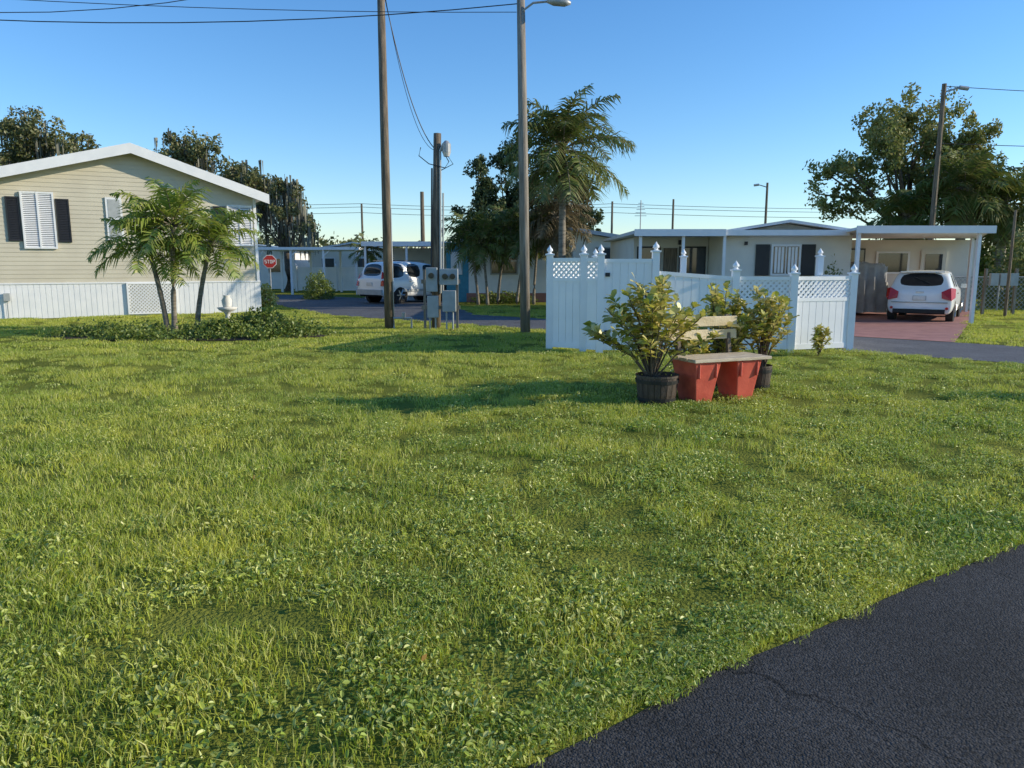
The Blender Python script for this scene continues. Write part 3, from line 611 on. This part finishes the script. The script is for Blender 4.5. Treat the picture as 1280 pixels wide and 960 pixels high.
# ---------------------------------------------------------------- poles & wires
mb=MB(); mb.tube([(0,0,-.1),(0,0,4),(0.0,0,9.3)],[.12,.105,.085],14,'wood'); mb.tube([(.12,-.02,0),(.11,-.02,3.0)],[.018,.018],6,'grey'); mb.build('utility_pole',loc=(-3.13,19,0),smooth=True)
P=empty('street_lamp',(.32,17.66,0)); mb=MB(); mb.tube([(0,0,-.1),(-.06,0,4),(-.13,0,7.75)],[.12,.11,.09],14,'wood2'); mb.build('pole',P,smooth=True)
mb=MB(); mb.tube([(-.13,-.05,7.15),(.15,-.1,7.33),(.6,-.1,7.37)],[.025,.025,.025],8,'steel'); mb.build('arm',P)
mb=MB(); mb.tube([(.45,-.1,7.37),(.60,-.1,7.36),(.85,-.1,7.34),(.98,-.1,7.32)],[.04,.09,.09,.03],10,'steel'); mb.build('lamp_head',P,smooth=True)
P=empty('service_pole',(-1.97,19.3,0)); mb=MB(); mb.tube([(0,0,-.1),(.05,0,2.4),(.11,0,4.85)],[.12,.11,.095],12,'wood'); mb.build('pole',P,smooth=True)
mb=MB(); mb.tube([(.14,-.1,.9),(.18,-.1,4.4)],[.03,.03],8,'grey'); mb.tube([(-.1,-.1,.9),(-.03,-.1,4.0)],[.022,.022],8,'wire'); mb.tube([(.20,-.08,.9),(.24,-.06,3.4)],[.022,.022],8,'grey')
mb.tube([(.18,-.1,4.4),(.26,-.12,4.55),(.36,-.12,4.5)],[.035,.05,.05],8,'steel'); mb.build('conduits',P)
mb=MB(); mb.tube([(.34,-.1,4.38),(.34,-.1,4.58)],[.11,.11],14,'steel'); mb.tube([(.34,-.1,4.58),(.34,-.1,4.66)],[.11,.04],14,'steel'); mb.tube([(.34,-.1,4.28),(.34,-.1,4.38)],[.07,.105],14,'amber'); mb.tube([(.1,0,4.5),(.34,-.1,4.5)],[.02,.02],6,'steel'); mb.build('lamp_head',P)
mb=MB()
Pw=[(.2,-.1,4.5),(.4,-.15,4.15),(.3,-.15,4.0),(-.1,-.15,4.1),(-.35,-.1,4.3),(-.3,-.1,4.5)]
mb.tube(Pw,[.012]*6,5,'wire'); mb.tube([(.3,-.1,4.4),(.5,-.1,4.1),(.2,-.1,3.95)],[.012]*3,5,'wire'); mb.build('drip_loops',P)
E=empty('electric_meter_panel',(-1.85,18.95,0)); mb=MB()
for x in (-.36,.46): mb.box(x-.03,x+.03,-.03,.03,0,1.5,'wood2')
mb.box(-.44,.54,-.05,-.03,1.15,1.25,'wood2'); mb.box(-.44,.54,-.05,-.03,.5,.6,'wood2'); mb.build('frame',E)
mb=MB(); mb.box(-.30,-.02,-.2,-.06,.95,1.55,'grey'); mb.box(.04,.50,-.22,-.06,1.12,1.52,'grey'); mb.box(-.28,.0,-.18,-.06,.30,.85,'grey'); mb.box(.10,.44,-.2,-.06,.45,.98,'grey'); mb.build('boxes',E,bevel=.012)
mb=MB()
for x,z in ((-.16,1.35),(.18,1.33),(.37,1.33)): mb.tube([(x,-.2,z),(x,-.30,z)],[.075,.07],14,'glass')
mb.build('meters',E); mb=MB()
for x in (-.22,-.08,.2,.36): mb.tube([(x,-.13,0),(x,-.13,.6)],[.022,.022],7,'grey')
mb.build('conduits',E)
mb=MB(); mb.tube([(-.25,0,0),(-.25,0,.28),(.2,0,.28),(.2,0,0)],[.03,.03,.03,.03],8,'steel'); mb.tube([(0,0,.28),(0,0,.42)],[.04,.05],8,'steel'); mb.build('water_valve',loc=(-2.75,18.9,0))
def bpole(name,x,y,h,lamp=0,r=.12):
    mb=MB(); mb.tube([(0,0,0),(0,0,h)],[r,r*.75],8,'wood')
    if lamp: mb.tube([(0,0,h-.35),(lamp,0,h-.15)],[.04,.04],6,'steel'); mb.tube([(lamp*.95,0,h-.15),(lamp*1.5,0,h-.2)],[.09,.09],8,'steel')
    return mb.build(name,loc=(x,y,0))
bpole('utility_pole',18.8,34,9.4,.7,.13); bpole('street_lamp',20,60,8.0,-.7); bpole('utility_pole',14.8,70,7.6); bpole('utility_pole',9.2,70,7.4); bpole('utility_pole',-13.8,70,7.2); bpole('utility_pole',-7.3,62,7.5,.0,.2); bpole('utility_pole',42,36,9,0); bpole('utility_pole',15.6,23.6,3.3,0,.05)
def wire(name,p,q,sag,r=.012,n=16):
    p,q=Vector(p),Vector(q); pts=[]
    for i in range(n+1):
        t=i/n; v=p.lerp(q,t); v.z-=sag*4*t*(1-t); pts.append(v)
    mb=MB(); mb.tube(pts,[r]*(n+1),5,'wire'); return mb.build(name)
wire('overhead_wire',(-3.13,19,8.4),(-1.95,19.3,4.5),.65,.012)
wire('overhead_wire',(-1.95,19.3,4.45),(-3.1,19,8.4),.9,.007)
wire('overhead_wire',(-24,17,8.2),(.2,17.66,7.35),.85,.012)
wire('overhead_wire',(-22,15,8.9),(-3.1,19,8.9),1.9,.010)
wire('overhead_wire',(-22,15,7.6),(.1,17.6,7.15),.35,.008)
wire('overhead_wire',(18.8,34,9.3),(60,36,9.3),.5,.016); wire('overhead_wire',(18.8,34,6.9),(60,30,6.4),.4,.016)
for z in (6.9,7.2,6.4): wire('power_line',(-90,70,z+.2),(-13.8,70,z),.5,.02); wire('power_line',(-13.8,70,z),(9.2,70,z),.3,.02); wire('power_line',(9.2,70,z),(60,70,z),.5,.02)
mb=MB(); mb.tube([(0,0,0),(0,0,5.4)],[.04,.03],6,'steel')
for k in range(5): mb.tube([(-.35+.05*k,0,4.5+k*.18),(.35-.05*k,0,4.5+k*.18)],[.015,.015],5,'steel')
mb.build('tv_antenna',loc=(7.6,45,0))
mb=MB()
for x in (-.5,.5): mb.box(x-.04,x+.04,-.04,.04,0,1.5,'wood2')
for x in (-.42,-.1,.22): mb.box(x,x+.26,-.16,-.05,.95,1.35,'grey')
mb.box(-.55,.55,-.045,-.02,1.0,1.1,'wood2'); mb.build('electric_meter_rack',loc=(16.0,24.6,0))
E=empty('stop_sign',(-11.4,35.5,0),math.radians(10)); mb=MB(); mb.tube([(0,0,0),(0,0,2.1)],[.03,.03],6,'steel'); mb.build('post',E)
def octo(r,z): return [(r*math.cos(math.pi/8+i*math.pi/4),z+r*math.sin(math.pi/8+i*math.pi/4)) for i in range(8)]
mb=MB(); mb.prism(octo(.33,1.78),-.05,-.035,'white'); mb.prism(octo(.30,1.78),-.056,-.051,'redsign')
def glyph(mb,x,z,s,ch):
    b=lambda a,c,d,e: mb.box(x+a*s,x+c*s,-.064,-.057,z+d*s,z+e*s,'white')
    if ch=='S': b(0,.6,.85,1);b(0,.15,.57,.85);b(0,.6,.42,.57);b(.45,.6,.15,.42);b(0,.6,0,.15)
    if ch=='T': b(0,.6,.85,1);b(.22,.38,0,.85)
    if ch=='O': b(0,.6,.85,1);b(0,.6,0,.15);b(0,.15,.15,.85);b(.45,.6,.15,.85)
    if ch=='P': b(0,.15,0,1);b(.15,.6,.85,1);b(.15,.6,.42,.57);b(.45,.6,.57,.85)
for i,ch in enumerate('STOP'): glyph(mb,-.23+i*.122,1.70,.16,ch)
mb.build('sign_face',E)

# ---------------------------------------------------------------- vehicles
def car(name,x,y,heading,st,glassS,ws,rw,wheels,wr,W):
    E=empty(name,(x,y,0),math.pi/2-heading); mb=MB(); ring=[]
    for (sx,zb,be,ro,wb,wt) in st:
        half=[(0,zb),(wb*.85,zb),(wb*.985,zb+.10),(wb,(zb+be)/2+.03),(wb*.975,be-.03),(wb*.95,be),(wt,ro-.045),(wt*.82,ro),(0,ro+.02)]
        pts=half+[(-a,b) for a,b in half[-2:0:-1]]; ring.append([(sx,p[0],p[1]) for p in pts])
    n=len(ring[0]); mb.v+=[v for r_ in ring for v in r_]
    for i in range(len(st)-1):
        for j in range(n):
            k='carwhite'; jj=j if j<8 else n-1-j
            if jj==5 and i in glassS: k='carglass'
            if jj in (6,7) and (i in ws or i in rw): k='carglass'
            if jj==6 and i in rw: k='carwhite'
            if jj==0: k='dark'
            mb.f.append([i*n+j,i*n+(j+1)%n,(i+1)*n+(j+1)%n,(i+1)*n+j]); mb.m.append(mb.mi(k))
    mb.f.append(list(range(n))[::-1]); mb.m.append(mb.mi('carwhite')); mb.f.append([(len(st)-1)*n+j for j in range(n)]); mb.m.append(mb.mi('carwhite'))
    ob=mb.build('body',E,smooth=True); s=ob.modifiers.new('s','SUBSURF'); s.levels=s.render_levels=2
    b=bmesh.new(); b.from_mesh(ob.data); cl=b.edges.layers.float.get('crease_edge') or b.edges.layers.float.new('crease_edge')
    for e in b.edges:
        ks=set(f.material_index for f in e.link_faces)
        if len(ks)>1: e[cl]=.75
    bmesh.ops.recalc_face_normals(b,faces=b.faces); b.to_mesh(ob.data); b.free()
    mb=MB()
    for wx in wheels:
        for sg in (-1,1):
            y0=sg*(W-.20); y1=sg*(W+.004); mb.tube([(wx,y0,wr),(wx,sg*(W-.012),wr)],[wr+.05]*2,24,'dark')
            mb.tube([(wx,y0,wr),(wx,sg*(W-.01),wr),(wx,y1,wr)],[wr,wr,wr*.9],24,'tyre'); mb.tube([(wx,sg*(W-.03),wr),(wx,sg*(W+.01),wr)],[wr*.66,wr*.62],20,'dark')
            for a in range(6):
                t=a*math.pi/3; d=Vector((math.cos(t),0,math.sin(t))); c=Vector((wx,sg*(W+.012),wr)); mb.tube([c+d*.03,c+d*wr*.62],[.035,.03],5,'rim')
            mb.tube([(wx,sg*(W+.0),wr),(wx,sg*(W+.03),wr)],[.06,.05],10,'rim')
    mb.build('wheels',E); return E
hst=[(0.0,.32,.86,.88,.70,.66),(.06,.24,.91,.94,.80,.70),(.13,.22,.94,1.0,.84,.74),(.40,.22,.96,1.38,.855,.67),(.56,.22,.955,1.43,.86,.66),(1.2,.22,.94,1.455,.86,.64),(1.28,.22,.94,1.455,.86,.64),(2.1,.2,.92,1.44,.86,.62),(2.18,.2,.92,1.435,.86,.62),(2.55,.2,.91,1.36,.86,.60),(3.2,.22,.90,.96,.85,.70),(3.75,.24,.82,.86,.80,.68),(4.0,.3,.66,.70,.68,.60)]
C1=car('hatchback_car',11.62,21.35,math.radians(34),hst,(4,6,8),(9,),(2,),(.72,3.2),.31,.855)
mb=MB()
for sg in (-1,1):
    mb.add([(-.015,sg*.80,.62),(-.035,sg*.56,.68),(-.02,sg*.54,.86),(.06,sg*.76,.98),(.24,sg*.872,.95),(.16,sg*.882,.70)],[(0,1,2,3),(0,3,4,5)],'tail')
    mb.tube([(.02,sg*.70,.40),(-.02,sg*.70,.40)],[.04,.04],10,'tail')
mb.build('tail_lamps',C1)
mb=MB(); mb.box(-.035,.02,-.17,.17,.62,.75,'grey'); mb.box(-.04,-.036,-.155,.155,.63,.74,'amber'); mb.box(-.05,.05,-.66,.66,.26,.37,'dark'); mb.box(.27,.48,-.56,.56,1.40,1.435,'carwhite'); mb.box(-.012,.03,-.1,.1,.83,.87,'rim')
mb.box(-.03,.02,-.72,.72,.555,.565,'dark')
mb.box(2.45,2.62,.86,1.0,.93,1.05,'carwhite'); mb.box(2.45,2.62,-1.0,-.86,.93,1.05,'carwhite'); mb.tube([(.13,-.25,1.10),(.28,.2,1.28)],[.012,.012],5,'black')
for sg in (-1,1): mb.box(1.35,1.5,sg*.86-.01,sg*.86+.01,.78,.81,'rim'); mb.box(.9,3.0,sg*.858-.012,sg*.858+.012,.30,.36,'dark')
mb.build('trim',C1,bevel=.006)
sst=[(0.0,.42,1.02,1.04,.80,.74),(.06,.32,1.06,1.10,.88,.78),(.12,.30,1.08,1.14,.92,.78),(.28,.30,1.08,1.66,.93,.68),(.5,.3,1.07,1.74,.93,.70),(1.25,.3,1.07,1.77,.93,.71),(1.33,.3,1.07,1.77,.93,.71),(2.2,.28,1.05,1.76,.93,.70),(2.28,.28,1.05,1.755,.93,.70),(3.0,.28,1.04,1.66,.93,.68),(3.55,.3,1.03,1.10,.92,.80),(4.3,.32,.98,1.03,.88,.78),(4.6,.42,.85,.88,.78,.70)]
C2=car('suv_car',-6.0,31.6,math.radians(40),sst,(3,4,6,8),(9,),(2,),(.9,3.65),.36,.925)
mb=MB()
for sg in (-1,1): mb.add([(-.01,sg*.90,.75),(-.02,sg*.72,.75),(.10,sg*.70,1.35),(.20,sg*.90,1.2),(.2,sg*.945,.8)],[(0,1,2,3),(0,3,4)],'tail')
mb.box(-.03,.02,-.18,.18,.75,.9,'amber'); mb.box(-.06,.05,-.8,.8,.38,.6,'grey')
for sg in (-1,1): mb.tube([(.7,sg*.6,1.80),(2.6,sg*.6,1.79)],[.018,.018],6,'black'); mb.box(1.0,3.2,sg*.935-.015,sg*.935+.015,.5,.6,'grey'); mb.box(2.85,3.0,sg*1.0-.07,sg*1.0+.07,1.05,1.2,'carwhite'); mb.box(1.4,1.55,sg*.935-.01,sg*.935+.01,.92,.95,'rim')
mb.build('trim',C2,bevel=.008)
E=empty('chain_link_fence',(15.2,26.5,0)); mb=MB()
for i in range(6): mb.tube([(i*2,0,0),(i*2,0,1.25)],[.03,.03],6,'steel')
mb.tube([(0,0,1.2),(10,0,1.2)],[.02,.02],6,'steel'); lattice(mb,0,10,.05,1.2,0,'steel',.16,.012,.006); mb.build('mesh',E)
Q=[[.66,4.25,.07],[.70,4.27,.07],[-.35,2.75,.06],[-1.9,5.3,.06],[2.6,6.4,.06]]
npmesh('fallen_leaves',leaves(np.array(Q),.06,.6),'litter')
